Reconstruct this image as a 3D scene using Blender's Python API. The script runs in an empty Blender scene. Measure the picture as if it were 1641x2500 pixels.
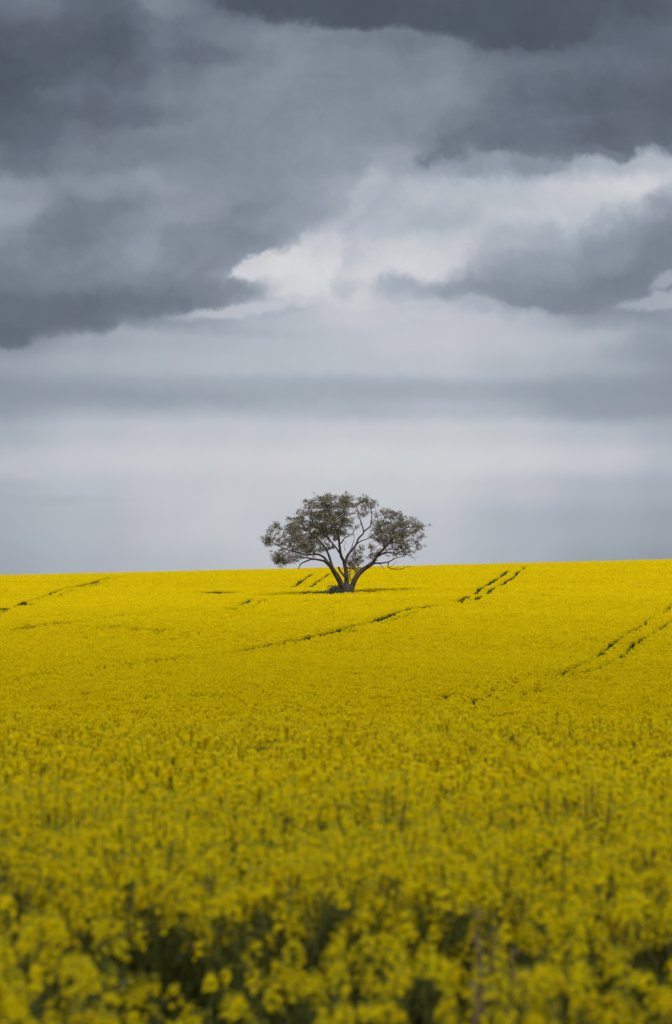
import bpy, math, random
import numpy as np
from mathutils import Vector, Matrix
R = math.radians
rng = np.random.default_rng(7)
random.seed(7)
sc = bpy.context.scene
COL = sc.collection

# ------------------------------------------------------------------ camera
FPX, HOR = 2800.0, 620.0            # focal length and eye level of the 672x1024 frame
cd = bpy.data.cameras.new('camera')
cd.sensor_fit = 'HORIZONTAL'; cd.sensor_width = 24.0; cd.lens = 24.0 * FPX / 672.0
cd.clip_start = 0.2; cd.clip_end = 20000
cd.dof.use_dof = True; cd.dof.focus_distance = 225.0; cd.dof.aperture_fstop = 5.2
cam = bpy.data.objects.new('camera', cd); COL.objects.link(cam)
PITCH = math.atan((HOR - 512.0) / FPX)
cam.location = (0, 0, 0); cam.rotation_euler = (R(90) + PITCH, 0, 0)
sc.camera = cam

# ------------------------------------------------------------------ exposure
sc.view_settings.view_transform = 'Standard'; sc.view_settings.look = 'None'
sc.view_settings.gamma = 1.0; sc.view_settings.exposure = 0.0
sc.render.engine = 'CYCLES'
sc.cycles.use_denoising = True
sc.cycles.max_bounces = 6; sc.cycles.diffuse_bounces = 4; sc.cycles.transmission_bounces = 4
sc.cycles.transparent_max_bounces = 4

SUN_EL, SUN_AZ = 58.0, 165.0        # azimuth clockwise from +Y: behind the camera, to the right
sd = Vector((math.sin(R(SUN_AZ)) * math.cos(R(SUN_EL)), math.cos(R(SUN_AZ)) * math.cos(R(SUN_EL)), math.sin(R(SUN_EL))))
sl = bpy.data.lights.new('sun', 'SUN'); sl.energy = 2.85; sl.angle = R(24); sl.color = (1.0, 0.96, 0.90)
so = bpy.data.objects.new('sun', sl); COL.objects.link(so)
so.rotation_euler = sd.to_track_quat('Z', 'Y').to_euler()

# ------------------------------------------------------------------ node helpers
class NT:
    def __init__(s, nt): s.nt = nt
    def sock(s, inp, v):
        if isinstance(v, bpy.types.NodeSocket): s.nt.links.new(v, inp)
        else: inp.default_value = v
    def m(s, op, a, b=0.0, c=0.0, clamp=False):
        n = s.nt.nodes.new('ShaderNodeMath'); n.operation = op; n.use_clamp = clamp
        for i, v in enumerate((a, b, c)): s.sock(n.inputs[i], v)
        return n.outputs[0]
    def comb(s, x, y, z):
        n = s.nt.nodes.new('ShaderNodeCombineXYZ')
        for i, v in enumerate((x, y, z)): s.sock(n.inputs[i], v)
        return n.outputs[0]
    def sep(s, v):
        n = s.nt.nodes.new('ShaderNodeSeparateXYZ'); s.sock(n.inputs[0], v); return n.outputs
    def noise(s, v, scale, detail=4.0, rough=0.5, lac=2.0, dist=0.0):
        n = s.nt.nodes.new('ShaderNodeTexNoise'); s.sock(n.inputs['Vector'], v)
        n.inputs['Scale'].default_value = scale; n.inputs['Detail'].default_value = detail
        n.inputs['Roughness'].default_value = rough; n.inputs['Lacunarity'].default_value = lac
        n.inputs['Distortion'].default_value = dist
        return n.outputs
    def ramp(s, f, stops, interp='LINEAR'):
        n = s.nt.nodes.new('ShaderNodeValToRGB'); n.color_ramp.interpolation = interp
        e = n.color_ramp.elements
        while len(e) < len(stops): e.new(0.5)
        for i, (p, c) in enumerate(stops):
            e[i].position = p; e[i].color = (c[0], c[1], c[2], 1)
        s.sock(n.inputs[0], f); return n.outputs[0]
    def smooth(s, x, a, b, lo=0.0, hi=1.0):
        n = s.nt.nodes.new('ShaderNodeMapRange'); n.interpolation_type = 'SMOOTHERSTEP'
        s.sock(n.inputs[0], x)
        for i, v in zip((1, 2, 3, 4), (a, b, lo, hi)): s.sock(n.inputs[i], v)
        return n.outputs[0]
def lin(c):
    return tuple(((v / 255 + 0.055) / 1.055) ** 2.4 if v / 255 > 0.04045 else v / 255 / 12.92 for v in c)

# ------------------------------------------------------------------ world: overcast cloud deck over a Nishita sky
w = bpy.data.worlds.new('World'); sc.world = w; w.use_nodes = True
nt = w.node_tree; nt.nodes.clear(); N = NT(nt)
tc = nt.nodes.new('ShaderNodeTexCoord').outputs['Generated']
dx, dy, dz = N.sep(tc)[:3]
az = N.m('ARCTAN2', dx, dy)
hor = N.m('SQRT', N.m('ADD', N.m('MULTIPLY', dx, dx), N.m('MULTIPLY', dy, dy)))
el = N.m('DIVIDE', dz, N.m('MAXIMUM', hor, 0.05))
# sky chart: degrees-like units, A grows to the right, E grows downwards from the upper sky
A = N.m('MULTIPLY_ADD', az, 6509.0, 781.0)
E = N.m('MULTIPLY_ADD', el, -6509.0, 1441.0)
P = N.comb(N.m('DIVIDE', A, 1000.0), N.m('DIVIDE', E, 1000.0), 0.0)
n1 = N.sep(N.noise(P, 2.6, 4.0, 0.55)[1]); n2 = N.sep(N.noise(P, 8.5, 9.0, 0.62)[1])
lowr = N.smooth(E, 640.0, 900.0, 1.0, 0.3)           # the deck smooths out towards the horizon
w1x = N.m('MULTIPLY_ADD', n1[0], 150.0, -75.0); w1y = N.m('MULTIPLY_ADD', n1[1], 90.0, -45.0)
w2x = N.m('MULTIPLY', N.m('MULTIPLY_ADD', n2[0], 130.0, -65.0), lowr); w2y = N.m('MULTIPLY', N.m('MULTIPLY_ADD', n2[1], 95.0, -47.5), lowr)
Aw = N.m('ADD', A, N.m('ADD', w1x, w2x)); Ew = N.m('ADD', E, N.m('ADD', N.m('MULTIPLY', w1y, N.smooth(E, 640.0, 900.0, .8, .35)), w2y))
cols = [0, 200, 400, 600, 800, 1000, 1200, 1400, 1562]
grid = [(0, '42 38 46 43 35 32 31 33 36'), (80, '36 37 45 51 51 46 34 36 39'), (160, '32 38 47 53 54 51 46 42 40'), (240, '34 41 49 54 56 54 46 41 38'),
 (310, '39 45 50 53 55 54 49 44 42'), (370, '43 50 50 53 57 62 60 66 70'), (430, '50 55 56 54 63 72 76 78 78'), (490, '58 50 55 53 63 72 77 75 62'),
 (550, '54 50 52 52 68 74 68 61 53'), (600, '50 53 50 58 78 78 62 57 51'), (650, '46 51 48 66 80 76 56 51 52'), (700, '42 46 50 66 79 74 57 50 57'),
 (740, '41 46 57 70 77 77 73 60 58'), (790, '52 63 67 71 75 77 75 70 62'), (850, '61 67 70 72 74 75 72 67 60'), (905, '57 61 64 67 68 68 68 63 56'),
 (950, '60 66 69 70 70 71 70 64 58'), (1000, '67 73 76 77 78 78 76 72 66'), (1070, '72 77 79 80 81 81 80 77 71'), (1140, '68 74 76 78 79 78 75 70 66'),
 (1220, '66 71 75 77 77 75 70 66 62'), (1330, '64 68 72 74 75 73 68 62 58')]
L = None; un = N.m('DIVIDE', Aw, 1562.0)
for i, (e, vals) in enumerate(grid):
    v_ = [int(q) / 100 for q in vals.split()]
    row = N.ramp(un, [(c / 1562.0, g(v)) for c, v in zip(cols, v_)], 'B_SPLINE') if False else N.ramp(un, [(c / 1562.0, (v, v, v)) for c, v in zip(cols, v_)], 'EASE')
    if L is None: L = row
    else: k = N.smooth(Ew, float(grid[i - 1][0]), float(e)); L = N.m('ADD', N.m('MULTIPLY', L, N.m('SUBTRACT', 1.0, k)), N.m('MULTIPLY', row, k))
rag = N.m('MULTIPLY_ADD', N.noise(N.comb(N.m('DIVIDE', Aw, 1000.0), N.m('DIVIDE', Ew, 1000.0), 5.0), 13.0, 8.0, 0.62)[0], 1.0, -0.5)
strokes = [  # a, e, half-length, half-height, tilt, softness, strength, brightness, raggedness
 (930, -5, 440, 66, 4, .22, .9, .32, .12), (1180, 42, 220, 70, 3, .18, .9, .32, .12), (150, 120, 190, 50, -22, .7, .5, .33, .8), (470, 118, 80, 34, 0, .6, .55, .41, .6),
 (385, 0, 50, 45, 0, .5, .5, .52, .9), (30, 15, 130, 45, -10, .7, .6, .48, .6), (290, 268, 150, 26, -4, .8, .5, .375, .6), (1130, 315, 130, 36, -20, .35, .7, .43, 1.1),
 (1310, 322, 170, 40, 4, .3, .75, .415, 1.4), (1500, 300, 170, 34, -6, .25, .85, .40, .9), (1230, 240, 190, 60, -22, .8, .5, .41, .8),
 (1250, 372, 70, 20, 8, .5, .6, .52, 1.8), (1090, 375, 30, 18, 60, .5, .45, .56, 1.8),
 (330, 415, 130, 30, -12, .8, .45, .60, 1.), (430, 480, 120, 26, -18, .8, .45, .61, 1.), (30, 460, 90, 60, 0, .7, .5, .60, .8), (150, 560, 70, 50, -50, .6, .5, .47, .9),
 (330, 580, 60, 22, -50, .8, .4, .59, 1.), (430, 610, 70, 20, -40, .8, .35, .57, 1.), (640, 500, 90, 28, -8, .8, .4, .60, 1.),
 (620, 630, 95, 46, -8, .30, .95, .81, 1.3), (745, 620, 120, 66, -30, .40, .95, .82, 1.5), (780, 540, 60, 40, -40, .7, .5, .76, 1.5), (955, 610, 130, 46, -18, .50, .9, .82, 1.9), (860, 570, 90, 40, -30, .6, .7, .79, 1.4), (1010, 560, 120, 26, -22, .8, .5, .80, 1.5),
 (838, 580, 18, 55, 12, .8, .5, .72, 1.4), (925, 510, 85, 38, -10, .7, .6, .68, 1.), (850, 440, 34, 70, 25, .6, .6, .73, .9), (560, 668, 45, 18, 12, .5, .7, .60, 1.2),
 (795, 668, 24, 34, 15, .7, .5, .67, 1.2), (915, 642, 38, 18, 10, .8, .4, .70, 1.8), (905, 675, 30, 30, 0, .8, .5, .74, 1.2),
 (400, 690, 220, 30, -6, .6, .8, .475, .7), (150, 735, 270, 44, -5, .5, .8, .42, .5), (10, 780, 60, 34, 0, .3, .85, .40, .6), (560, 722, 150, 14, -5, .6, .7, .77, .7),
 (480, 765, 170, 12, 5, .9, .4, .63, .6), (650, 730, 60, 8, -6, .8, .4, .66, 1.2),
 (1100, 672, 200, 24, 4, .9, .7, .55, 1.1), (1330, 690, 220, 36, 9, .7, .7, .51, 1.), (1250, 620, 170, 40, -14, .8, .5, .55, 1.), (1480, 590, 130, 60, -25, .6, .6, .49, .9),
 (1500, 505, 120, 50, -30, .7, .6, .55, 1.1), (1400, 610, 70, 22, -25, .9, .4, .60, 1.), (1555, 702, 110, 22, -6, .45, .8, .69, .8), (1556, 655, 36, 18, -10, .5, .75, .67, 1.),
 (1180, 712, 90, 16, 8, .6, .5, .75, 1.), (1540, 815, 110, 40, 0, .8, .6, .55, .6),
 (150, 925, 480, 24, 1, .8, .6, .57, .9), (950, 903, 560, 24, 0, .9, .5, .63, .9), (1440, 925, 240, 50, 2, .8, .6, .565, .4), (60, 1090, 130, 30, 0, .8, .5, .76, .5), (70, 1165, 160, 12, 0, .9, .4, .66, .5)]
for (a, e, ra, re, t, soft, st, val, rg) in strokes:
    ct, sn = math.cos(R(t)), math.sin(R(t))
    pa = N.m('ADD', Aw, -a); pe = N.m('ADD', Ew, -e)
    q = N.m('DIVIDE', N.m('ADD', N.m('MULTIPLY', pa, ct), N.m('MULTIPLY', pe, sn)), ra)
    r = N.m('DIVIDE', N.m('SUBTRACT', N.m('MULTIPLY', pe, ct), N.m('MULTIPLY', pa, sn)), re)
    d2 = N.m('SQRT', N.m('MULTIPLY_ADD', q, q, N.m('MULTIPLY', r, r)))
    d2 = N.m('MULTIPLY_ADD', rag, rg, d2)
    k = N.smooth(d2, 1 - soft, 1 + soft, st, 0.0)
    L = N.m('ADD', N.m('MULTIPLY', L, N.m('SUBTRACT', 1.0, k)), N.m('MULTIPLY', k, val))
# billow detail, stronger aloft than near the horizon
Pw = N.comb(N.m('DIVIDE', N.m('ADD', A, N.m('MULTIPLY', w2x, 2.2)), 1300.0), N.m('DIVIDE', N.m('ADD', E, N.m('MULTIPLY', w2y, 1.6)), 1000.0), 2.2)
det = N.m('ADD', N.m('MULTIPLY_ADD', N.noise(Pw, 5.5, 10.0, 0.56)[0], 1.0, -0.5), N.m('MULTIPLY', rag, .3))
amp = N.smooth(E, 560.0, 900.0, 0.17, 0.05)
L = N.m('ADD', L, N.m('MULTIPLY', det, amp))
tint = [(0.0, (38, 42, 52)), (.33, (79, 86, 98)), (.42, (100, 108, 121)), (.5, (121, 130, 142)), (.6, (148, 157, 168)), (.7, (174, 181, 190)),
        (.78, (198, 200, 206)), (.86, (220, 220, 221)), (1.0, (240, 240, 240))]
cloudcol0 = N.ramp(L, [(p, lin(c)) for p, c in tint])
hue = nt.nodes.new('ShaderNodeMix'); hue.data_type = 'RGBA'; hue.blend_type = 'MULTIPLY'; hue.inputs[0].default_value = 1.0
nt.links.new(cloudcol0, hue.inputs[6]); nt.links.new(N.ramp(N.noise(P, 5.0, 4.0, .55)[0], [(.35, (1.018, .994, 1.01)), (.65, (.982, 1.004, .997))]), hue.inputs[7])
cloudcol = hue.outputs[2]
# away from the photographed strip the deck is brighter overhead
bt = nt.nodes.new('ShaderNodeBackground'); nt.links.new(cloudcol, bt.inputs[0]); bt.inputs[1].default_value = 1.0
over = nt.nodes.new('ShaderNodeBackground')
deck = N.ramp(N.noise(tc, 2.2, 6.0, 0.55)[0], [(.3, (.34, .37, .42)), (.7, (.62, .63, .65))])
nt.links.new(deck, over.inputs[0]); over.inputs[1].default_value = 1.0
mx0 = nt.nodes.new('ShaderNodeMixShader')
aw_ = N.smooth(N.m('ABSOLUTE', az), 0.2, 0.6); ew_ = N.smooth(el, 0.26, 0.5)
nt.links.new(N.m('MAXIMUM', aw_, ew_), mx0.inputs[0]); nt.links.new(bt.outputs[0], mx0.inputs[1]); nt.links.new(over.outputs[0], mx0.inputs[2])
sky = nt.nodes.new('ShaderNodeTexSky'); sky.sky_type = 'NISHITA'; sky.sun_disc = False
sky.sun_elevation = R(SUN_EL); sky.sun_rotation = R(SUN_AZ)
sb = nt.nodes.new('ShaderNodeBackground'); nt.links.new(sky.outputs[0], sb.inputs[0]); sb.inputs[1].default_value = 0.08
mx = nt.nodes.new('ShaderNodeMixShader'); mx.inputs[0].default_value = 0.96
nt.links.new(sb.outputs[0], mx.inputs[1]); nt.links.new(mx0.outputs[0], mx.inputs[2])
out = nt.nodes.new('ShaderNodeOutputWorld'); nt.links.new(mx.outputs[0], out.inputs[0])
w.cycles.sampling_method = 'MANUAL'; w.cycles.sample_map_resolution = 512

# ------------------------------------------------------------------ materials
def leafy(name, c1, c2, trans=0.35, rough=0.6, scale=3.0, vary=0.12):
    m = bpy.data.materials.new(name); m.use_nodes = True; t = m.node_tree; t.nodes.clear(); M = NT(t)
    co = t.nodes.new('ShaderNodeTexCoord').outputs['Object']
    info = t.nodes.new('ShaderNodeObjectInfo')
    geo = t.nodes.new('ShaderNodeNewGeometry')
    f = M.m('ADD', M.noise(co, scale, 3.0)[0], M.m('MULTIPLY_ADD', geo.outputs['Random Per Island'], 0.5, -0.25))
    f = M.m('ADD', f, M.m('MULTIPLY_ADD', info.outputs['Random'], vary * 2, -vary), clamp=True)
    col = M.ramp(f, [(.25, c1), (.75, c2)])
    d = t.nodes.new('ShaderNodeBsdfPrincipled'); t.links.new(col, d.inputs['Base Color']); d.inputs['Roughness'].default_value = rough
    d.inputs['Specular IOR Level'].default_value = 0.1 if 'petal' in name else 0.2
    tr = t.nodes.new('ShaderNodeBsdfTranslucent'); t.links.new(col, tr.inputs[0])
    x = t.nodes.new('ShaderNodeMixShader'); x.inputs[0].default_value = trans
    t.links.new(d.outputs[0], x.inputs[1]); t.links.new(tr.outputs[0], x.inputs[2])
    o = t.nodes.new('ShaderNodeOutputMaterial'); t.links.new(x.outputs[0], o.inputs[0])
    return m
PETAL = leafy('canola_petal', (.88, .69, .001), (.955, .825, .002), .50, .75)
BUD = leafy('canola_bud', (.34, .36, .02), (.52, .48, .02), .3)
STEM = leafy('canola_stem', (.095, .11, .02), (.16, .17, .03), .15)
LEAF = leafy('canola_leaf', (.042, .062, .022), (.085, .108, .042), .25)
DRY = leafy('dry_stalk', (.17, .125, .07), (.28, .21, .13), .2)
GUM = leafy('gum_leaf', (.15, .14, .105), (.28, .262, .20), .25, .55, 0.9)
WEED = leafy('weed_leaf', (.035, .065, .045), (.075, .115, .07), .25)

def mk_bark():
    m = bpy.data.materials.new('gum_bark'); m.use_nodes = True; t = m.node_tree; M = NT(t)
    b = t.nodes['Principled BSDF']; co = t.nodes.new('ShaderNodeTexCoord').outputs['Object']
    mp = t.nodes.new('ShaderNodeMapping'); t.links.new(co, mp.inputs[0]); mp.inputs['Scale'].default_value = (3, 3, .8)
    f = M.noise(mp.outputs[0], 1.6, 7.0, .65)[0]
    t.links.new(M.ramp(f, [(.3, (.022, .016, .014)), (.5, (.05, .037, .032)), (.62, (.09, .07, .06)), (.74, (.17, .14, .12))]), b.inputs['Base Color'])
    b.inputs['Roughness'].default_value = .85
    bp = t.nodes.new('ShaderNodeBump'); bp.inputs['Strength'].default_value = .6; bp.inputs['Distance'].default_value = .04
    t.links.new(M.noise(mp.outputs[0], 6.0, 5.0)[0], bp.inputs['Height']); t.links.new(bp.outputs[0], b.inputs['Normal'])
    return m
BARK = mk_bark()
def mk_ground():
    m = bpy.data.materials.new('field_soil'); m.use_nodes = True; t = m.node_tree; M = NT(t)
    b = t.nodes['Principled BSDF']; co = t.nodes.new('ShaderNodeTexCoord').outputs['Object']
    f = M.noise(co, .8, 8.0, .65)[0]
    t.links.new(M.ramp(f, [(.3, (.045, .05, .025)), (.55, (.09, .085, .045)), (.75, (.13, .11, .07))]), b.inputs['Base Color'])
    b.inputs['Roughness'].default_value = .95
    bp = t.nodes.new('ShaderNodeBump'); bp.inputs['Strength'].default_value = .5; bp.inputs['Distance'].default_value = .05
    t.links.new(M.noise(co, 9.0, 6.0)[0], bp.inputs['Height']); t.links.new(bp.outputs[0], b.inputs['Normal'])
    return m
SOIL = mk_ground()

# ------------------------------------------------------------------ terrain
CROP = 1.2
PROF = np.array([(-3000, -1.2), (-50, -.7), (0, -.62), (6.5, -.71), (10, -.74), (14, -.757), (19, -.775), (23, -1.0), (30, -1.85), (40, -2.75), (50, -3.05),
  (58, -2.86), (66, -2.64), (80, -2.22), (100, -1.66), (125, -.95), (150, -.26), (175, .48), (195, 1.17), (205, 1.46), (212, 1.5), (220, 1.7), (230, 2.17), (240, 2.6),
  (270, 3.95), (300, 5.25), (330, 6.36), (345, 6.75), (360, 6.85), (400, 6.0), (600, -5), (1200, -22), (3000, -45), (9000, -160)])
def _pchip(px, py):
    h = np.diff(px); dl = np.diff(py) / h; m = np.zeros(len(px))
    for i in range(1, len(px) - 1):
        if dl[i - 1] * dl[i] > 0:
            w1, w2 = 2 * h[i] + h[i - 1], h[i] + 2 * h[i - 1]; m[i] = (w1 + w2) / (w1 / dl[i - 1] + w2 / dl[i])
    m[0], m[-1] = dl[0], dl[-1]
    def f(x):
        x = np.clip(x, px[0], px[-1]); i = np.clip(np.searchsorted(px, x) - 1, 0, len(px) - 2)
        t = (x - px[i]) / h[i]
        return ((2*t**3-3*t**2+1)*py[i] + (t**3-2*t**2+t)*h[i]*m[i] + (-2*t**3+3*t**2)*py[i+1] + (t**3-t**2)*h[i]*m[i+1])
    return f
_prof = _pchip(PROF[:, 0], PROF[:, 1])
def ztop(x, y):
    x = np.asarray(x, float); y = np.asarray(y, float)
    s = np.clip((y - 40) / 110.0, 0, 1); s = s * s * (3 - 2 * s) * (.0223 + .0035 * np.clip((y - 250) / 80, 0, 1))
    xs = 120 * np.tanh(x / 120)
    und = .13 * np.sin(y / 11.0 + x * .045) * np.sin(x / 17.0 + 1.3) + .24 * np.sin(y / 29.0 - x * .06 + .6) + .07 * np.sin(y / 5.3 + x * .11 + 2 * np.sin(x / 23.0)) * np.clip((y - 70) / 40, 0, 1)
    amp = np.clip((y - 60) / 60, 0, 1) * (1 - .8 * np.clip((y - 280) / 40, 0, 1))
    return _prof(y) + s * xs + und * amp - np.clip((y - 180) / 150, 0, 1) * .30
def zgrd(x, y): return ztop(x, y) - CROP
def hit(px, py):
    """point of the crop surface seen along one line of sight (frame 1562 wide)"""
    X, Y = px * .4302, py * .4302
    sx, sz = (X - 336) / FPX, (HOR - Y) / FPX
    d = np.linspace(60, 350, 6000); below = sz * d < ztop(sx * d, d)
    i = np.argmax(below) if below.any() else 5600
    return np.array((sx * d[i], d[i]))

def mesh_obj(name, V, F, mats, parent=None, fm=None, smooth=False, link=True):
    me = bpy.data.meshes.new(name)
    V = np.asarray(V, np.float32).reshape(-1, 3)
    if isinstance(F, np.ndarray):
        k = F.shape[1]; me.vertices.add(len(V)); me.vertices.foreach_set('co', V.ravel())
        me.loops.add(F.size); me.loops.foreach_set('vertex_index', F.ravel().astype(np.int32))
        me.polygons.add(len(F)); me.polygons.foreach_set('loop_start', np.arange(0, F.size, k, dtype=np.int32))
        me.polygons.foreach_set('loop_total', np.full(len(F), k, np.int32)); me.update(calc_edges=True)
    else:
        me.from_pydata(V.tolist(), [], F)
    for m in mats: me.materials.append(m)
    if fm is not None: me.polygons.foreach_set('material_index', np.asarray(fm, np.int32))
    if smooth: me.polygons.foreach_set('use_smooth', np.ones(len(me.polygons), bool))
    o = bpy.data.objects.new(name, me)
    if link: COL.objects.link(o)
    if parent is not None: o.parent = parent
    return o
def tag(o, label=None, cat=None, group=None, kind=None):
    for k, v in (('label', label), ('category', cat), ('group', group), ('kind', kind)):
        if v: o[k] = v
    return o

ys = np.concatenate([np.linspace(-3000, -60, 20), np.linspace(-50, 0, 10), np.linspace(1, 60, 90), np.linspace(61, 420, 300), np.geomspace(425, 9000, 40)])
xp = np.concatenate([np.linspace(0, 60, 50), np.geomspace(62, 4000, 30)]); xs = np.concatenate([-xp[:0:-1], xp])
GX, GY = np.meshgrid(xs, ys); GZ = zgrd(GX, GY)
nx, ny = len(xs), len(ys); ii = np.arange(nx * ny).reshape(ny, nx)
Fq = np.stack([ii[:-1, :-1], ii[:-1, 1:], ii[1:, 1:], ii[1:, :-1]], -1).reshape(-1, 4)
tag(mesh_obj('ground', np.stack([GX, GY, GZ], -1).reshape(-1, 3), Fq, [SOIL], smooth=True), kind='structure')

# ------------------------------------------------------------------ crop meshes
class Quads:
    def __init__(s): s.V = []; s.m = []
    def add(s, quads, mi):
        q = np.asarray(quads, float).reshape(-1, 4, 3); s.V.append(q); s.m += [mi] * len(q)
    def build(s, name, mats, **k):
        V = np.concatenate(s.V).reshape(-1, 3); F = np.arange(len(V)).reshape(-1, 4)
        return mesh_obj(name, V, F, mats, fm=s.m, **k)
def unit(v): v = np.asarray(v, float); return v / (np.linalg.norm(v, axis=-1, keepdims=True) + 1e-9)
def cards(c, u, v, a, b):
    """diamond-ish quads at centres c with half axes u*a, v*b"""
    a = np.reshape(a, (-1, 1)); b = np.reshape(b, (-1, 1))
    return np.stack([c - u * a, c - v * b, c + u * a, c + v * b], 1)
def rdirs(n): return unit(rng.normal(size=(n, 3)))
def flowers(centre, r, h, n, size, petals=True):
    """flowers of one raceme: a dome of four-petalled blooms"""
    th = rng.uniform(0, 2 * np.pi, n); t = rng.uniform(0, 1, n) ** .8
    rad = r * np.sqrt(np.clip(1.05 - t ** 2.2, .04, 1)) * rng.uniform(.75, 1.1, n)
    c = centre + np.stack([np.cos(th) * rad, np.sin(th) * rad, (t - 1) * h], 1)
    nrm = unit(np.stack([np.cos(th), np.sin(th), .35 + t * 1.1], 1) + rng.normal(size=(n, 3)) * .3)
    u = unit(np.cross(nrm, rdirs(n))); v = np.cross(nrm, u)
    if not petals: return cards(c, u, v, size * rng.uniform(.8, 1.2, n), size * rng.uniform(.8, 1.2, n))
    out = []
    for a, b in ((u, v), (v, -u), (-u, -v), (-v, u)):
        cc = c + a * size * .55 + nrm * size * .12
        p = cards(cc, unit(a + nrm * .25), b, np.full(n, size * .52), np.full(n, size * .42)); out.append(p)
    return np.concatenate(out)
def tube(p, r, k=4):
    """closed ribbed tube along points p with radii r as quads"""
    p = np.asarray(p, float); r = np.asarray(r, float); q = []
    t = unit(np.gradient(p, axis=0)); ref = np.array([.31, .9, .2]); rings = []
    for i in range(len(p)):
        a = unit(np.cross(t[i], ref)); b = np.cross(t[i], a); an = np.arange(k) * 2 * np.pi / k
        rings.append(p[i] + r[i] * (np.cos(an)[:, None] * a + np.sin(an)[:, None] * b))
    for i in range(len(p) - 1):
        for j in range(k): q.append([rings[i][j], rings[i][(j + 1) % k], rings[i + 1][(j + 1) % k], rings[i + 1][j]])
    return np.array(q)
def plant_parts(H, nb, fl, size, detail=True, spread=.19):
    """stem with branches, leaves and racemes of one canola plant, base at the origin"""
    st, lf, heads = Quads(), Quads(), []
    lean = rng.normal(size=2) * .06
    main = np.array([[lean[0] * t * t, lean[1] * t * t, H * t] for t in np.linspace(0, 1, 6)])
    st.add(tube(main, np.linspace(.008, .0025, 6), 4 if detail else 3), 0)
    tips = [main[-1]]
    for k in range(nb):
        t0 = rng.uniform(.45, .8); b0 = main[0] * 0 + np.array([lean[0] * t0 ** 2, lean[1] * t0 ** 2, H * t0])
        th = rng.uniform(0, 2 * np.pi); sp = spread * rng.uniform(.5, 1.2)
        tip = b0 + np.array([np.cos(th) * sp, np.sin(th) * sp, (H - b0[2]) * rng.uniform(.72, 1.04)])
        mid = b0 * .5 + tip * .5 + np.array([np.cos(th), np.sin(th), 0]) * .03
        st.add(tube([b0, mid, tip], [.004, .003, .0018], 4 if detail else 3), 0); tips.append(tip)
    nl = 16 if detail else 9
    for _ in range(nl):
        t0 = rng.uniform(.08, .86); th = rng.uniform(0, 2 * np.pi); ln = rng.uniform(.08, .2) * (1.25 - t0)
        b0 = np.array([lean[0] * t0 ** 2, lean[1] * t0 ** 2, H * t0]); o = np.array([np.cos(th), np.sin(th), 0]); s = np.array([-np.sin(th), np.cos(th), 0])
        m_ = b0 + o * ln * .5 + [0, 0, ln * .25]; e = b0 + o * ln + [0, 0, -ln * .1]; wd = ln * .22
        lf.add([[b0, m_ - s * wd, m_ + [0, 0, -.004], m_ + s * wd], [m_ + [0, 0, -.004], m_ - s * wd, e, m_ + s * wd]], 0)
    for tp in tips:
        q = Quads(); r = rng.uniform(.016, .030); h = rng.uniform(.04, .085)
        q.add(flowers(tp, r, h, fl, size, detail), 0)
        nbud = 10 if detail else 3
        c = tp + rng.normal(size=(nbud, 3)) * [.008, .008, .006] + [0, 0, .006]
        u = rdirs(nbud); v = unit(np.cross(u, rdirs(nbud))); q.add(cards(c, u, v, np.full(nbud, .005), np.full(nbud, .004)), 1)
        npod = 8 if detail else 3     # young pods and pedicels below the bloom
        th = rng.uniform(0, 2 * np.pi, npod); zz = -h - rng.uniform(.01, .12, npod)
        o = np.stack([np.cos(th), np.sin(th), np.full(npod, .6)], 1); c = tp + np.stack([0 * th, 0 * th, zz], 1)
        s = np.stack([-np.sin(th), np.cos(th), 0 * th], 1)
        q.add(cards(c + o * .018, o, s, np.full(npod, .02), np.full(npod, .0025)), 2)
        heads.append((tp, q))
    return st, lf, heads

# ------------------------------------------------------------------ individual plants of the front rows
def proto_plant(H, nb):
    st, lf, heads = plant_parts(H, nb, 20, .0096)
    me = [('stem', st.build('stem', [STEM], link=False).data), ('foliage', lf.build('foliage', [LEAF], link=False).data)]
    for tp, q in heads: me.append(('flower_head', q.build('flower_head', [PETAL, BUD, STEM], link=False).data))
    return me
protos = [proto_plant(CROP * rng.uniform(.92, 1.06), int(rng.integers(7, 11))) for _ in range(12)]
FRONT = 5.9
spots = []
def jitter_grid(y0, y1, xf, step, jit=.45):
    P_ = []
    for y in np.arange(y0, y1, step):
        hw = xf(y); x = np.arange(-hw, hw, step); P_.append(np.stack([x, np.full_like(x, y)], 1))
    P_ = np.concatenate(P_); return P_ + rng.uniform(-jit, jit, P_.shape) * step
near = jitter_grid(FRONT, 44, lambda y: y * .2 + 3.0, .19)
thin = np.where(near[:, 1] < 7.6, .30, 1.0)
near = near[rng.uniform(0, 1, len(near)) < thin]
near = near[np.argsort(near[:, 1])]
inview = np.abs(near[:, 0]) < near[:, 1] * .128 + .05
idx = np.nonzero(inview)[0][:300]
for n_, i in enumerate(idx):
    x, y = near[i]; me = protos[n_ % len(protos)]
    root = bpy.data.objects.new('canola_plant', None); COL.objects.link(root); root.empty_display_size = .2
    edge = float(np.clip((y - 7.5) / .5, 0, 1))
    root.location = (x, y, float(zgrd(x, y))); root.rotation_euler = (rng.normal() * .04, rng.normal() * .04, rng.uniform(0, 6.28))
    s_ = rng.normal(1, .045) * (.90 + .10 * edge); root.scale = (s_ * 1.02, s_ * 1.02, s_)
    tag(root, 'out of focus canola plant with yellow flower heads in the front rows', 'canola plant', 'canola plants in the blurred front rows')
    for nm, d_ in me:
        c = bpy.data.objects.new(nm, d_); COL.objects.link(c); c.parent = root
rest = np.delete(near, idx, axis=0)

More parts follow.
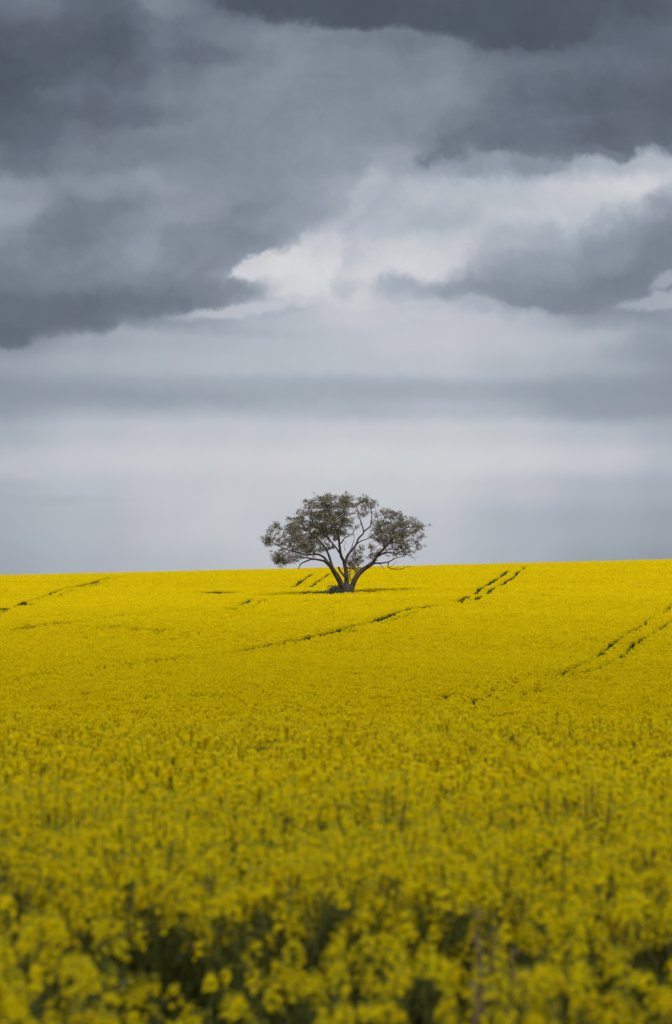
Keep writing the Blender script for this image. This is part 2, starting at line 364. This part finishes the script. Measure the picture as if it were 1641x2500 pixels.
# ------------------------------------------------------------------ scatter helper (geometry nodes) for the uncountable crop
def scatter(name, pts, scl, variants, kind_label, cat):
    """variants: list of unlinked objects; pts Nx3, scl Nx3"""
    me = bpy.data.meshes.new(name); me.vertices.add(len(pts)); me.vertices.foreach_set('co', np.asarray(pts, np.float32).ravel())
    a = me.attributes.new('scl', 'FLOAT_VECTOR', 'POINT'); a.data.foreach_set('vector', np.asarray(scl, np.float32).ravel())
    a = me.attributes.new('rot', 'FLOAT_VECTOR', 'POINT')
    rt = np.zeros((len(pts), 3), np.float32); rt[:, 2] = rng.uniform(0, 6.283, len(pts)); rt[:, :2] = rng.normal(size=(len(pts), 2)) * .05
    a.data.foreach_set('vector', rt.ravel())
    a = me.attributes.new('pick', 'INT', 'POINT'); a.data.foreach_set('value', rng.integers(0, len(variants), len(pts)).astype(np.int32))
    o = bpy.data.objects.new(name, me); COL.objects.link(o)
    c = bpy.data.collections.new(name + '_kinds')
    for v in variants: c.objects.link(v)
    ng = bpy.data.node_groups.new(name + '_scatter', 'GeometryNodeTree')
    ng.interface.new_socket('Geometry', in_out='INPUT', socket_type='NodeSocketGeometry'); ng.interface.new_socket('Geometry', in_out='OUTPUT', socket_type='NodeSocketGeometry')
    n = ng.nodes; l = ng.links
    gi, go = n.new('NodeGroupInput'), n.new('NodeGroupOutput')
    ci = n.new('GeometryNodeCollectionInfo'); ci.inputs['Collection'].default_value = c; ci.inputs['Separate Children'].default_value = True; ci.inputs['Reset Children'].default_value = True
    ip = n.new('GeometryNodeInstanceOnPoints'); ip.inputs['Pick Instance'].default_value = True
    def attr(nm, ty):
        q = n.new('GeometryNodeInputNamedAttribute'); q.data_type = ty; q.inputs['Name'].default_value = nm; return q.outputs['Attribute']
    l.new(gi.outputs[0], ip.inputs['Points']); l.new(ci.outputs[0], ip.inputs['Instance'])
    l.new(attr('pick', 'INT'), ip.inputs['Instance Index']); l.new(attr('scl', 'FLOAT_VECTOR'), ip.inputs['Scale'])
    e2r = n.new('FunctionNodeEulerToRotation'); l.new(attr('rot', 'FLOAT_VECTOR'), e2r.inputs[0]); l.new(e2r.outputs[0], ip.inputs['Rotation'])
    l.new(ip.outputs[0], go.inputs[0])
    md = o.modifiers.new('scatter', 'NODES'); md.node_group = ng
    tag(o, kind_label, cat, kind='stuff'); return o

# middle-distance whole plants, cheaper meshes
def cheap_plant():
    st, lf, heads = plant_parts(CROP * rng.uniform(.93, 1.06), int(rng.integers(8, 11)), 15, .0136, False)
    q = Quads(); q.V += st.V + lf.V; q.m += [2] * len(st.m) + [3] * len(lf.m)
    for _, h in heads: q.V += h.V; q.m += h.m
    return q.build('plant_kind', [PETAL, BUD, STEM, LEAF], link=False)
cheap = [cheap_plant() for _ in range(14)]
sc_ = rng.normal(1, .04, len(rest))
scatter('canola_rows', np.column_stack([rest, zgrd(rest[:, 0], rest[:, 1])]), np.stack([sc_ * 1.02, sc_ * 1.02, sc_], 1), cheap,
        'blurred rows of yellow canola between the front plants and the dip', 'canola crop')

# far field: tufts of crop, several stems each
def tuft(rad, nr, size, fl, green=False):
    q = Quads()
    a = rng.uniform(0, 6.283, nr); r = rad * np.sqrt(rng.uniform(0, 1, nr)); top = CROP - rng.uniform(0, .17, nr) ** 1.0
    if green: top = CROP * .76 - rng.uniform(0, .35, nr)
    for k in range(nr):
        t = np.array([r[k] * np.cos(a[k]), r[k] * np.sin(a[k]), top[k]])
        q.add(flowers(t, rng.uniform(.022, .034), rng.uniform(.05, .09), fl, size, False), 2 if green else 0)
        if not green:
            c = (t - [0, 0, .16])[None]; u = unit(rdirs(1) * [1, 1, .2]); q.add(cards(c, np.array([[0, 0, 1.]]), u, [.13], [.006]), 1)
    n = nr * 2 if green else nr
    c = np.stack([rng.uniform(-rad, rad, n), rng.uniform(-rad, rad, n), rng.uniform(.25, (CROP * .7 if green else CROP - .2), n)], 1)
    u = rdirs(n); v = unit(np.cross(u, rdirs(n))); q.add(cards(c, u, v, rng.uniform(.03, .09, n), rng.uniform(.015, .035, n)), 2)
    return q.build('tuft_kind', [PETAL, STEM, LEAF], link=False)
tufts = [tuft(.27, 34, .026, 7) for _ in range(12)]
greens = [tuft(.13, 6, .026, 4, True) for _ in range(5)]
smalls = [tuft(.08, 7, .026, 7) for _ in range(8)]

# wheel tracks and thin places, given as lines of sight on the slope (frame 1562 wide)
def zr(ox, oy, sc_f, pts): return [((ox + x / sc_f) * .95186, (oy + y / sc_f) * .952) for x, y in pts]
z2 = lambda *p: zr(0, 1350, 1.905, p)
z3 = lambda *p: zr(820, 1350, 1.9026, p)
z1 = lambda *p: zr(600, 1160, 3.254, p)
TR = [  # points, half width in metres, how bare (0..1)
 (z3((572, 224), (620, 195), (700, 150), (760, 112), (812, 78)), .2, 1.), (z3((650, 218), (700, 190), (760, 150), (820, 115), (880, 62)), .18, .8),
 (z3((1562, 232), (1530, 270), (1410, 340), (1265, 430), (1170, 495), (1070, 540)), .085, 1.), (z3((1070, 540), (980, 562), (870, 572)), .09, .65),
 (z3((1562, 305), (1440, 385), (1375, 425), (1300, 490), (1220, 530)), .085, .95), (z3((1220, 530), (1130, 550), (1040, 568)), .08, .6),
 (z3((740, 628), (690, 655), (610, 692)), .075, 1.), (z3((610, 692), (540, 720)), .1, .6), (z3((538, 648), (478, 672)), .08, 1.), (z3((820, 580), (740, 628)), .1, .6),
 (z2((0, 262), (130, 220), (240, 185), (330, 158)), .34, 1.), (z2((330, 158), (430, 137), (520, 112), (550, 108)), .4, .9),
 (z2((0, 278), (150, 235), (300, 185), (400, 158), (500, 130), (575, 108)), .26, .7),
 (z2((950, 176), (1000, 180), (1060, 184)), .5, .75), (z2((1060, 184), (1200, 186), (1300, 180), (1450, 172)), .25, .5),
 (z2((1070, 262), (1130, 238), (1180, 210)), .4, .7), (z2((1180, 210), (1240, 212)), .3, .8), (z2((1150, 256), (1190, 240), (1240, 214)), .3, .6),
 (z2((1345, 160), (1380, 148), (1415, 120), (1450, 96)), .26, .85), (z2((1440, 158), (1480, 130), (1530, 95)), .24, .8), (z2((1370, 158), (1440, 158)), .3, .5),
 (z2((470, 532), (640, 505), (800, 488), (960, 474), (1100, 455), (1190, 435)), .15, .64), (z2((1190, 435), (1300, 418), (1420, 392), (1562, 362)), .17, .66),
 (z3((0, 355), (190, 310), (250, 285), (350, 255), (450, 240)), .24, .75), (z3((60, 362), (200, 325), (330, 285), (440, 250)), .16, .55),
 (z2((0, 597), (60, 582), (160, 562), (240, 550)), .2, 1.), (z2((240, 550), (360, 540), (470, 520)), .1, .5),
 (z2((0, 372), (160, 335), (330, 318), (490, 300), (610, 280)), .24, .62), (z2((500, 335), (650, 350), (780, 354), (900, 365)), .16, .55),
 (z2((870, 655), (940, 650), (1060, 658), (1200, 655)), .12, .6), (z2((1290, 706), (1345, 710)), .1, .8), (z2((870, 722), (910, 718)), .1, .7),
 (z3((870, 470), (930, 466), (980, 474)), .2, .6), (z3((900, 640), (960, 625)), .12, .6), (z3((1370, 515), (1430, 525)), .14, .5), (z3((40, 448), (190, 444)), .14, .4),
 (z3((960, 195), (1000, 190)), .5, .6), (z3((1040, 165), (1110, 130)), .4, .4), (z3((190, 640), (300, 615)), .1, .45), (z3((380, 640), (450, 640)), .1, .5),
 (z1((1080, 912), (1280, 903)), .3, .42), (z1((880, 905), (1000, 925)), .3, .4), (z2((0, 170), (80, 150), (160, 135)), .3, .35), (z3((60, 170), (300, 165), (480, 148)), .3, .5)]
segs = []
for p, hw, st in TR:
    h_ = [hit(*q) for q in p]
    for a_, b_ in zip(h_[:-1], h_[1:]): segs.append((a_, b_, hw, st))
TREE = hit(*z1((815, 938))[0]); TX, TY = float(TREE[0]), 229.0
HT = [hit(*q) for q in z1((540, 955), (640, 940), (740, 925), (830, 922), (960, 918))]

far = jitter_grid(44, 372, lambda y: y * .145 + 7, .40, .5)
def tdist(P_, pad):
    d0 = np.full(len(P_), 9.0); b0 = np.zeros(len(P_)); wv = .85 + .5 * vnoise(P_ * [1, .3], 1.5, 21)
    for a_, b_, hw, st in segs:
        lo, hi = np.minimum(a_, b_) - 2, np.maximum(a_, b_) + 2
        q = np.nonzero((P_ > lo).all(1) & (P_ < hi).all(1))[0]
        if not len(q): continue
        ab = b_ - a_; t = np.clip(((P_[q] - a_) @ ab) / (ab @ ab + 1e-6), 0, 1); d_ = np.linalg.norm(P_[q] - (a_ + t[:, None] * ab), axis=1)
        d0[q] = np.minimum(d0[q], d_); b0[q] = np.maximum(b0[q], np.where(d_ < hw * wv[q] * (1 + min(9 * abs(ab[0]) / (np.linalg.norm(ab) + 1e-6), 2.6)) + pad, st, 0))
    return d0, b0
def vnoise(p, s, seed):
    r_ = np.random.default_rng(seed); k = r_.normal(size=(10, 2)) / s; ph = r_.uniform(0, 6.28, 10)
    return np.sin(p @ k.T * 2 + ph).mean(1)
def bareness(P_, b0):
    along = vnoise(P_ * [1, .3], 1.4, 9)
    return (b0 > 0) & (b0 + 1.7 * (1.25 - b0) * along + rng.uniform(-.1, .1, len(P_)) > .44)
td, bare = tdist(far, 0)
zone = td < 1.3                       # strips along the tracks get a finer sowing
fine = []
for i in np.nonzero(zone)[0]: fine.append(far[i])
fine = np.array(fine); fine = np.concatenate([fine + rng.uniform(-.24, .24, fine.shape) for _ in range(5)])
far = far[~zone]; nf = len(far)
td2, b2 = tdist(fine, 0); fgone = bareness(fine, b2)
print('far', nf, 'fine', len(fine), 'gone', int(fgone.sum()))
patch = vnoise(far, 3.0, 3) + .6 * vnoise(far, 1.1, 4)
ell = lambda P_, pt=0: ((P_[:, 0] - (TX - 1.3)) / 2.6) ** 2 + ((P_[:, 1] - TY - .2) / 2.4) ** 2 + .35 * pt
clear = ell(far, patch) < 1; fclear = ell(fine) < 1
gone = clear | ((rng.uniform(0, 1, nf) < .03) & (patch < -.12))
keep = ~gone
z = zgrd(far[:, 0], far[:, 1])
hvar = 1 + .035 * patch + rng.normal(0, .032, nf)
k_ = ~fgone & ~fclear; n_ = int(k_.sum()); fz = zgrd(fine[:, 0], fine[:, 1])
scatter('canola_fringe', np.column_stack([fine[k_], fz[k_]]), np.stack([np.ones(n_)] * 2 + [rng.normal(1, .035, n_)], 1), smalls,
        'yellow canola standing along both sides of the wheel tracks', 'canola crop')
k_ = keep
scatter('canola_field', np.column_stack([far[k_], z[k_]]), np.stack([np.full(k_.sum(), 1.0), np.full(k_.sum(), 1.0), hvar[k_]], 1), tufts,
        'sweeping slope of bright yellow canola in flower under the lone tree', 'canola crop')
k_ = fgone & ~fclear
scatter('green_undergrowth', np.column_stack([fine[k_], fz[k_]]), np.stack([np.full(k_.sum(), 1.0)] * 2 + [rng.uniform(.8, 1.25, k_.sum())], 1), greens,
        'dark green stunted crop showing along the wheel tracks', 'undergrowth')
wp = jitter_grid(TY - 2.8, TY + 3.2, lambda y: 6.0, .3, .5); wp[:, 0] += TX - 1.2
el2 = ((wp[:, 0] - (TX - 1.3)) / 2.7) ** 2 + ((wp[:, 1] - TY - .2) / 2.8) ** 2
wp = wp[el2 < 1]
def weed():
    q = Quads(); n = 60
    c = np.stack([rng.normal(0, .13, n), rng.normal(0, .13, n), rng.uniform(.1, 1.0, n)], 1); c[:, :2] *= (1.2 - c[:, 2:3] * .7)
    u = unit(rdirs(n) + [0, 0, .8]); v = unit(np.cross(u, rdirs(n))); q.add(cards(c, u, v, rng.uniform(.05, .12, n), rng.uniform(.015, .03, n)), 0)
    return q.build('weed_kind', [WEED], link=False)
hz = 1.0 + .45 * np.exp(-((wp[:, 0] - TX + 1.0) / .5) ** 2) + rng.normal(0, .1, len(wp))
scatter('weeds', np.column_stack([wp, zgrd(wp[:, 0], wp[:, 1])]), np.stack([np.full(len(wp), 1.2)] * 2 + [hz * 1.12], 1), [weed() for _ in range(5)],
        'dark bluish green weeds around the foot of the lone tree', 'weeds')

# ------------------------------------------------------------------ the tree
TZ = float(zgrd(TX, TY)); PXM = TY / 6837.0 / 3.254        # metres per unit of the tree chart
ZB = -(((1160 + 938 / 3.254) * .4096) - HOR) / FPX * TY      # height of the visible foot of the trunk
def T(p, dep=0.0): return np.array([(p[0] - 815) * PXM * .97, dep, ZB - TZ + (938 - p[1]) * PXM])
tree = bpy.data.objects.new('eucalyptus_tree', None); COL.objects.link(tree); tree.location = (TX, TY, TZ)
tag(tree, 'lone spreading gum tree with forked trunk standing in the yellow field', 'tree')
W = lambda w_: w_ * PXM / 2 * .9
limbs = []   # (points [(x, y, depth)], start width, end width)
def limb(pts, w0, w1): limbs.append((pts, w0, w1))
limb([(775, 905, 0), (745, 840, -.1), (705, 775, -.3), (668, 715, -.6), (640, 690, -.8)], 58, 36)
limb([(640, 690, -.8), (600, 680, -1.1), (530, 670, -1.5), (470, 687, -1.8), (430, 705, -2.0), (405, 748, -2.1)], 26, 7)
limb([(540, 672, -1.4), (470, 660, -1.6), (410, 662, -1.9), (345, 700, -2.1), (300, 712, -2.2)], 16, 5)
limb([(690, 745, -.4), (668, 670, -.2), (640, 600, .3), (600, 545, .8), (520, 470, 1.2), (450, 400, 1.5), (420, 320, 1.7)], 26, 7)
limb([(655, 700, -.6), (610, 650, -.9), (560, 632, -1.2), (480, 636, -1.4), (390, 615, -1.6), (300, 590, -1.6), (210, 550, -1.5), (140, 515, -1.4)], 24, 5)
limb([(560, 632, -1.2), (500, 600, -.5), (430, 540, .2), (340, 470, .6), (250, 420, .8)], 14, 4)
limb([(640, 600, .3), (690, 560, .9), (660, 500, 1.5), (600, 420, 1.9), (560, 320, 2.2)], 13, 4)
limb([(803, 905, 0), (803, 820, .1), (795, 740, .1), (785, 690, 0)], 50, 34)
limb([(785, 690, 0), (757, 640, -.2), (745, 560, -.5), (738, 490, -.7), (715, 430, -.9), (700, 360, -1.0), (650, 270, -1.2), (610, 200, -1.2)], 30, 8)
limb([(745, 620, -.2), (705, 560, .3), (665, 520, .8), (610, 460, 1.3), (540, 400, 1.8), (500, 280, 2.0), (490, 220, 2.0)], 15, 4)
limb([(722, 450, -.8), (770, 370, -1.2), (790, 280, -1.5), (790, 180, -1.6)], 16, 4)
limb([(757, 545, -.5), (785, 505, -.9), (850, 465, -1.4), (880, 420, -1.7)], 13, 4)
limb([(790, 710, .1), (805, 650, .2), (840, 600, .4), (882, 545, .6), (895, 505, .7), (940, 450, .8), (925, 390, 1.0), (900, 320, 1.2), (880, 230, 1.3)], 26, 6)
limb([(940, 450, .8), (1000, 395, .7), (1010, 330, .6), (1000, 240, .5), (950, 190, .5)], 14, 4)
limb([(890, 542, .6), (925, 520, .3), (960, 510, .1), (1000, 490, -.2), (1040, 440, -.6)], 11, 4)
limb([(820, 635, .3), (850, 560, .8), (865, 490, 1.2), (850, 400, 1.6)], 10, 3)
limb([(790, 600, .3), (782, 560, .3), (800, 535, .3)], 6, 2)
limb([(842, 905, 0), (872, 825, .1), (930, 757, .2), (985, 718, .2), (1022, 690, .2)], 54, 36)
limb([(1022, 690, .2), (1060, 635, .1), (1112, 580, .0), (1160, 530, -.2), (1225, 475, -.5), (1300, 420, -.9), (1400, 415, -1.1)], 28, 5)
limb([(1112, 580, 0), (1095, 500, .6), (1075, 420, 1.0), (1110, 330, 1.3), (1090, 270, 1.4)], 15, 4)
limb([(1160, 530, -.2), (1180, 440, -.1), (1230, 370, .1), (1280, 320, .2)], 13, 4)
limb([(1165, 528, -.2), (1250, 545, .3), (1330, 505, .8), (1400, 500, 1.1)], 11, 3)
limb([(1010, 700, .2), (1090, 697, .6), (1150, 685, 1.0), (1215, 652, 1.4), (1280, 640, 1.6)], 18, 5)
limb([(1050, 652, .1), (1130, 615, -.6), (1230, 632, -1.2), (1290, 635, -1.5), (1330, 655, -1.6), (1362, 688, -1.7)], 16, 3)
limb([(1045, 655, .1), (1005, 600, -.3), (985, 540, -.6)], 9, 3)
limb([(1150, 590, -.3), (1250, 590, -1.2), (1340, 570, -1.8), (1395, 590, -1.9)], 11, 3)
limb([(1075, 400, 1.0), (1050, 300, 1.5), (1040, 230, 1.6)], 9, 3)
skel = []
trunkq = Quads()
def organic(pts, w0, w1, k=8, wig=.03):
    P3 = np.array([T(p[:2], p[2]) for p in pts]); n = len(P3); cl = np.concatenate([[0], np.cumsum(np.linalg.norm(np.diff(P3, axis=0), axis=1))])
    m_ = max(6, int(cl[-1] / .16)); s_ = np.linspace(0, cl[-1], m_)
    Q = np.stack([_pch(cl, P3[:, i], s_) for i in range(3)], 1)
    Q[1:] += np.cumsum(rng.normal(0, wig * .4, (m_ - 1, 3)), 0) * np.linspace(0, 1, m_ - 1)[:, None] * .5
    wd = W(w0 + (w1 - w0) * (s_ / cl[-1]) ** .8) * rng.uniform(.93, 1.08, m_)
    return Q, wd
def _pch(a, b, x): return _pchip(a, b)(x) if len(a) > 2 else np.interp(x, a, b)
for i, (p, a, b) in enumerate(limbs):
    Q, wd = organic(p, a, b); trunkq.add(tube(Q, wd, 8), 0); skel.append((Q, wd))
# flared foot
foot = [T((812, 1010), 0), T((812, 975), 0), T((812, 938), 0), T((812, 915), 0), T((812, 885), 0), T((810, 868), 0)]
trunkq.add(tube(foot, [W(128), W(112), W(98), W(98), W(90), W(52)], 12), 0)
tr_o = trunkq.build('trunk', [BARK], parent=tree, smooth=False)
# weld the tubes' rings so the bark shades smoothly
import bmesh
bm = bmesh.new(); bm.from_mesh(tr_o.data); bmesh.ops.remove_doubles(bm, verts=bm.verts, dist=.0005); [setattr(f, 'smooth', True) for f in bm.faces]
bm.to_mesh(tr_o.data); bm.free()
def twigmesh(name, lst, mat, k=5):
    for p, a, b in lst:
        q = Quads(); Q, wd = organic(p, a, b, wig=.05); q.add(tube(Q, wd, k), 0); o = q.build(name, [mat], parent=tree)
    return o
o_ = twigmesh('broken_stub', [([(800, 822, -.1), (770, 785, -.3), (748, 755, -.35), (738, 728, -.4)], 24, 17)], BARK, 7); o_['label'] = 'short broken dead limb in the fork'
twigmesh('dead_branch', [([(1150, 688, 1.0), (1142, 728, 1.2), (1180, 742, 1.3), (1235, 747, 1.4), (1290, 728, 1.5), (1335, 720, 1.6)], 9, 3),
  ([(1140, 700, 1.1), (1150, 735, 1.1), (1200, 700, 1.2), (1215, 680, 1.3)], 5, 2), ([(1180, 742, 1.3), (1230, 735, 1.2), (1280, 745, 1.2)], 4, 2)], BARK)
twigmesh('dead_branch', [([(1070, 700, .5), (1090, 720, .6), (1115, 745, .7)], 7, 3), ([(1300, 640, -1.5), (1340, 660, -1.5), (1380, 655, -1.5)], 4, 2)], BARK)
twigmesh('dead_branch', [([(470, 687, -1.8), (440, 700, -1.5), (415, 718, -1.4)], 8, 3), ([(640, 700, -.8), (660, 725, -.7), (640, 715, -.7)], 5, 3), ([(345, 690, -2.1), (310, 680, -2.2), (260, 650, -2.2)], 6, 3)], BARK)
twigmesh('shoot', [([(835, 845, -.3), (826, 800, -.3), (832, 768, -.3)], 9, 5), ([(850, 850, -.2), (838, 815, -.4), (825, 770, -.4)], 5, 3), ([(745, 830, -.3), (735, 780, -.4), (720, 760, -.4)], 5, 2)], BARK)
# crown: masses of foliage (x, y, rx, ry, weight)
masses = [(190, 530, 85, 40, 1.6), (145, 530, 35, 30, 1.2), (160, 465, 45, 18, .7), (225, 655, 40, 32, 1.6), (270, 680, 60, 25, 1.0), (350, 660, 70, 30, 1.2), (240, 410, 55, 28, .8), (300, 440, 90, 55, 1.1), (340, 560, 110, 60, 1.7), (300, 650, 90, 45, 1.0), (430, 400, 90, 70, 2.6), (440, 500, 110, 70, 3.2),
 (450, 600, 90, 45, 1.6), (510, 540, 80, 60, 2.6), (540, 450, 90, 70, 2.6), (470, 290, 80, 60, 1.8), (500, 220, 60, 38, 1.4), (580, 280, 80, 70, 2.2), (610, 190, 70, 40, 1.7), (590, 370, 90, 70, 2.6),
 (700, 200, 80, 50, 2.1), (690, 300, 90, 60, 2.6), (720, 360, 90, 55, 3.4), (740, 425, 85, 50, 3.0), (650, 440, 70, 60, 2.0), (790, 180, 55, 48, 2.0), (820, 210, 50, 50, 1.3), (780, 300, 50, 60, 1.8),
 (870, 400, 50, 60, .8), (890, 240, 45, 45, .9), (950, 210, 55, 38, 1.3), (1010, 220, 55, 40, 1.1), (940, 300, 60, 50, .5), (1050, 290, 60, 45, 1.2), (1100, 300, 50, 50, 1.5), (1050, 380, 50, 60, .7),
 (1030, 470, 60, 60, 1.2), (1000, 560, 35, 50, .9), (1010, 640, 30, 40, .7), (1110, 400, 60, 60, 1.6), (1120, 490, 70, 60, 2.2), (1190, 300, 55, 30, 1.2), (1210, 360, 80, 50, 1.7), (1220, 450, 80, 60, 2.0), (1310, 350, 60, 35, 1.4),
 (1300, 430, 70, 50, 1.3), (1410, 415, 50, 35, 1.5), (1200, 560, 80, 50, 1.5), (1290, 520, 70, 50, 1.4), (1390, 505, 45, 40, 1.3), (1300, 590, 80, 35, 1.5), (1210, 620, 70, 25, .8), (1110, 600, 50, 40, .7), (1380, 560, 35, 30, .5),
 (700, 520, 50, 30, .5), (610, 560, 50, 40, .9), (680, 600, 25, 35, .35), (570, 600, 60, 30, .5), (350, 350, 50, 25, .4), (420, 660, 60, 20, .4)]
wsum = np.array([m_[4] * math.sqrt(m_[2] * m_[3]) for m_ in masses]); wsum /= wsum.sum()
allp = np.concatenate([s_[0] for s_ in skel]); allw = np.concatenate([s_[1] for s_ in skel]); ok_ = allw < W(22); tipp = allp[ok_]
twq = Quads(); LV = []
def leaves(c, n, spread, size=.075):
    p = c + rng.normal(size=(n, 3)) * spread
    dirn = unit(rdirs(n) + [0, 0, -.55]); s_ = unit(np.cross(dirn, rdirs(n))); L_ = size * rng.uniform(.7, 1.4, n)
    LV.append(cards(p, dirn, s_, L_, L_ * .30))
def twig(a, b, w0=.022, w1=.006):
    mid = (a + b) / 2 + rng.normal(size=3) * np.linalg.norm(b - a) * .1 + [0, 0, -.03]
    twq.add(tube([a, mid, b], [w0, (w0 + w1) / 2, w1], 4), 0)
for k in range(640):
    m_ = masses[rng.choice(len(masses), p=wsum)]
    a = rng.uniform(0, 6.283); r = math.sqrt(rng.uniform(0, 1)); x = m_[0] + math.cos(a) * r * m_[2]; y = m_[1] + math.sin(a) * r * m_[3]
    hw = 3.9 * math.sqrt(max(.05, 1 - ((x - 790) / 720) ** 2)) * math.sqrt(max(.25, 1 - max(0, (560 - y) / 460) ** 2))
    c0 = T((x, y), 0)
    cand = np.abs(tipp[:, [0, 2]] - c0[[0, 2]]).sum(1); near_i = np.argsort(cand)[:25]; anc = tipp[rng.choice(near_i)]
    dep = anc[1] * .7 + rng.uniform(-1, 1) * hw * .55; c = np.array([c0[0], np.clip(dep, -hw, hw), c0[2]])
    di = np.linalg.norm((tipp - c) * [1, .8, 1], axis=1) + np.maximum(0, tipp[:, 2] - c[2]) * .6; j = int(np.argmin(di)); root_ = tipp[j]
    if di[j] > .25: twig(root_, c, min(.03, .01 + di[j] * .012))
    for s_ in range(rng.integers(3, 6)):
        e = c + rng.normal(size=3) * [.2, .2, .13] ; twig(c, e, .009, .004); leaves(e, int(rng.integers(11, 23)), [.095, .095, .07])
# sucker growth in the fork
for (x, y, n) in [(870, 620, 5), (900, 610, 4), (925, 600, 3), (850, 660, 6), (885, 660, 6), (915, 650, 4), (840, 700, 6), (875, 700, 6), (905, 695, 4), (860, 735, 5), (890, 740, 3), (935, 685, 2), (830, 740, 4), (868, 775, 1), (888, 750, 2), (822, 690, 4), (860, 590, 2), (900, 580, 2)]:
    for s_ in range(n):
        c = T((x + rng.normal() * 11, y + rng.normal() * 11), .35 + rng.normal() * .35)
        twig(T((805, min(800, y + 50)), .2) if s_ == 0 else c, c + .01, .012, .005); leaves(c, 26, [.1, .1, .085])
twq.build('twigs', [BARK], parent=tree)
V = np.concatenate(LV).reshape(-1, 3)
mesh_obj('crown', V, np.arange(len(V)).reshape(-1, 4), [GUM], parent=tree)

# ------------------------------------------------------------------ dry weeds among the front plants
def stalk(name, px, py_top, d, label, n=9, hh=.55, wd=.05):
    x = (px * .4302 - 336) / FPX * d; zt = (HOR - py_top * .4302) / FPX * d; zb = float(zgrd(x, d))
    r0 = bpy.data.objects.new(name, None); COL.objects.link(r0); r0.location = (x, d, zb); H = zt - zb
    tag(r0, label, 'dry weed')
    for k in range(max(2, n // 2)):
        q = Quads(); s_ = Quads()
        b = rng.normal(size=2) * wd * .6; t = rng.normal(size=2) * wd
        h = H * rng.uniform(.8, 1); q.add(tube([[b[0] * .3, b[1] * .3, 0], [b[0], b[1], h * .55], [t[0], t[1], h]], [.006, .005, .0025], 4), 0)
        m_ = 40; zz = h - hh * rng.uniform(0, 1, m_) ** 1.2; f = zz / h
        c = np.stack([b[0] + (t[0] - b[0]) * f, b[1] + (t[1] - b[1]) * f, zz], 1) + rng.normal(size=(m_, 3)) * .012
        u = unit(rdirs(m_) + [0, 0, .7]); v = unit(np.cross(u, rdirs(m_))); s_.add(cards(c, u, v, rng.uniform(.006, .014, m_), rng.uniform(.003, .007, m_)), 0)
        q.build('stalk', [DRY], parent=r0); s_.build('seed_head', [DRY], parent=r0)
stalk('dry_weed', 1148, 2085, 6.45, 'tallest brown dry weed rising blurred through the front flowers', 7, .6, .022)
stalk('dry_weed', 1092, 2180, 6.35, 'brown dry weed just left of the tallest one, by the front flowers', 6, .3, .03)
stalk('dry_weed', 1250, 2150, 6.40, 'brown dry weed just right of the tallest one, by the front flowers', 8, .5, .03)
stalk('dry_weed', 90, 2300, 6.2, 'brown dry weed at the bottom left corner of the field', 9, .4, .06)

# ------------------------------------------------------------------ unseen cloud, added overhead to darken the near field
def added_shade_cloud(cx, cy, alt, ra, rb, th):
    bm = bmesh.new(); bmesh.ops.create_icosphere(bm, subdivisions=5, radius=1.0)
    from mathutils import noise
    for v in bm.verts:
        n_ = noise.fractal(v.co * 2.2, 1.0, 2.1, 5); v.co *= 1 + .28 * n_
        v.co.x *= ra; v.co.y *= rb; v.co.z *= th * (1.0 if v.co.z > 0 else .45)
    me = bpy.data.meshes.new('added_shade_cloud'); bm.to_mesh(me); bm.free()
    m = bpy.data.materials.new('added_shade_cloud'); m.use_nodes = True; b = m.node_tree.nodes['Principled BSDF']
    t = m.node_tree; M = NT(t); t.links.new(M.ramp(M.noise(t.nodes.new('ShaderNodeTexCoord').outputs['Object'], .01, 5.0)[0], [(.3, (.7, .72, .76)), (.7, (.85, .86, .88))]), b.inputs['Base Color'])
    b.inputs['Roughness'].default_value = 1.0; me.materials.append(m)
    o_ = t.nodes['Material Output']; tp = t.nodes.new('ShaderNodeBsdfTransparent'); x = t.nodes.new('ShaderNodeMixShader'); x.inputs[0].default_value = .66
    t.links.new(b.outputs[0], x.inputs[1]); t.links.new(tp.outputs[0], x.inputs[2]); t.links.new(x.outputs[0], o_.inputs[0])
    for p in me.polygons: p.use_smooth = True
    o = bpy.data.objects.new('added_shade_cloud', me); COL.objects.link(o); o.location = (cx, cy, alt)
    tag(o, kind='structure')
ALT = 260.0; k_ = ALT / sd.z
added_shade_cloud(25 + sd.x * k_, -5 + sd.y * k_, ALT, 260, 135, 30)
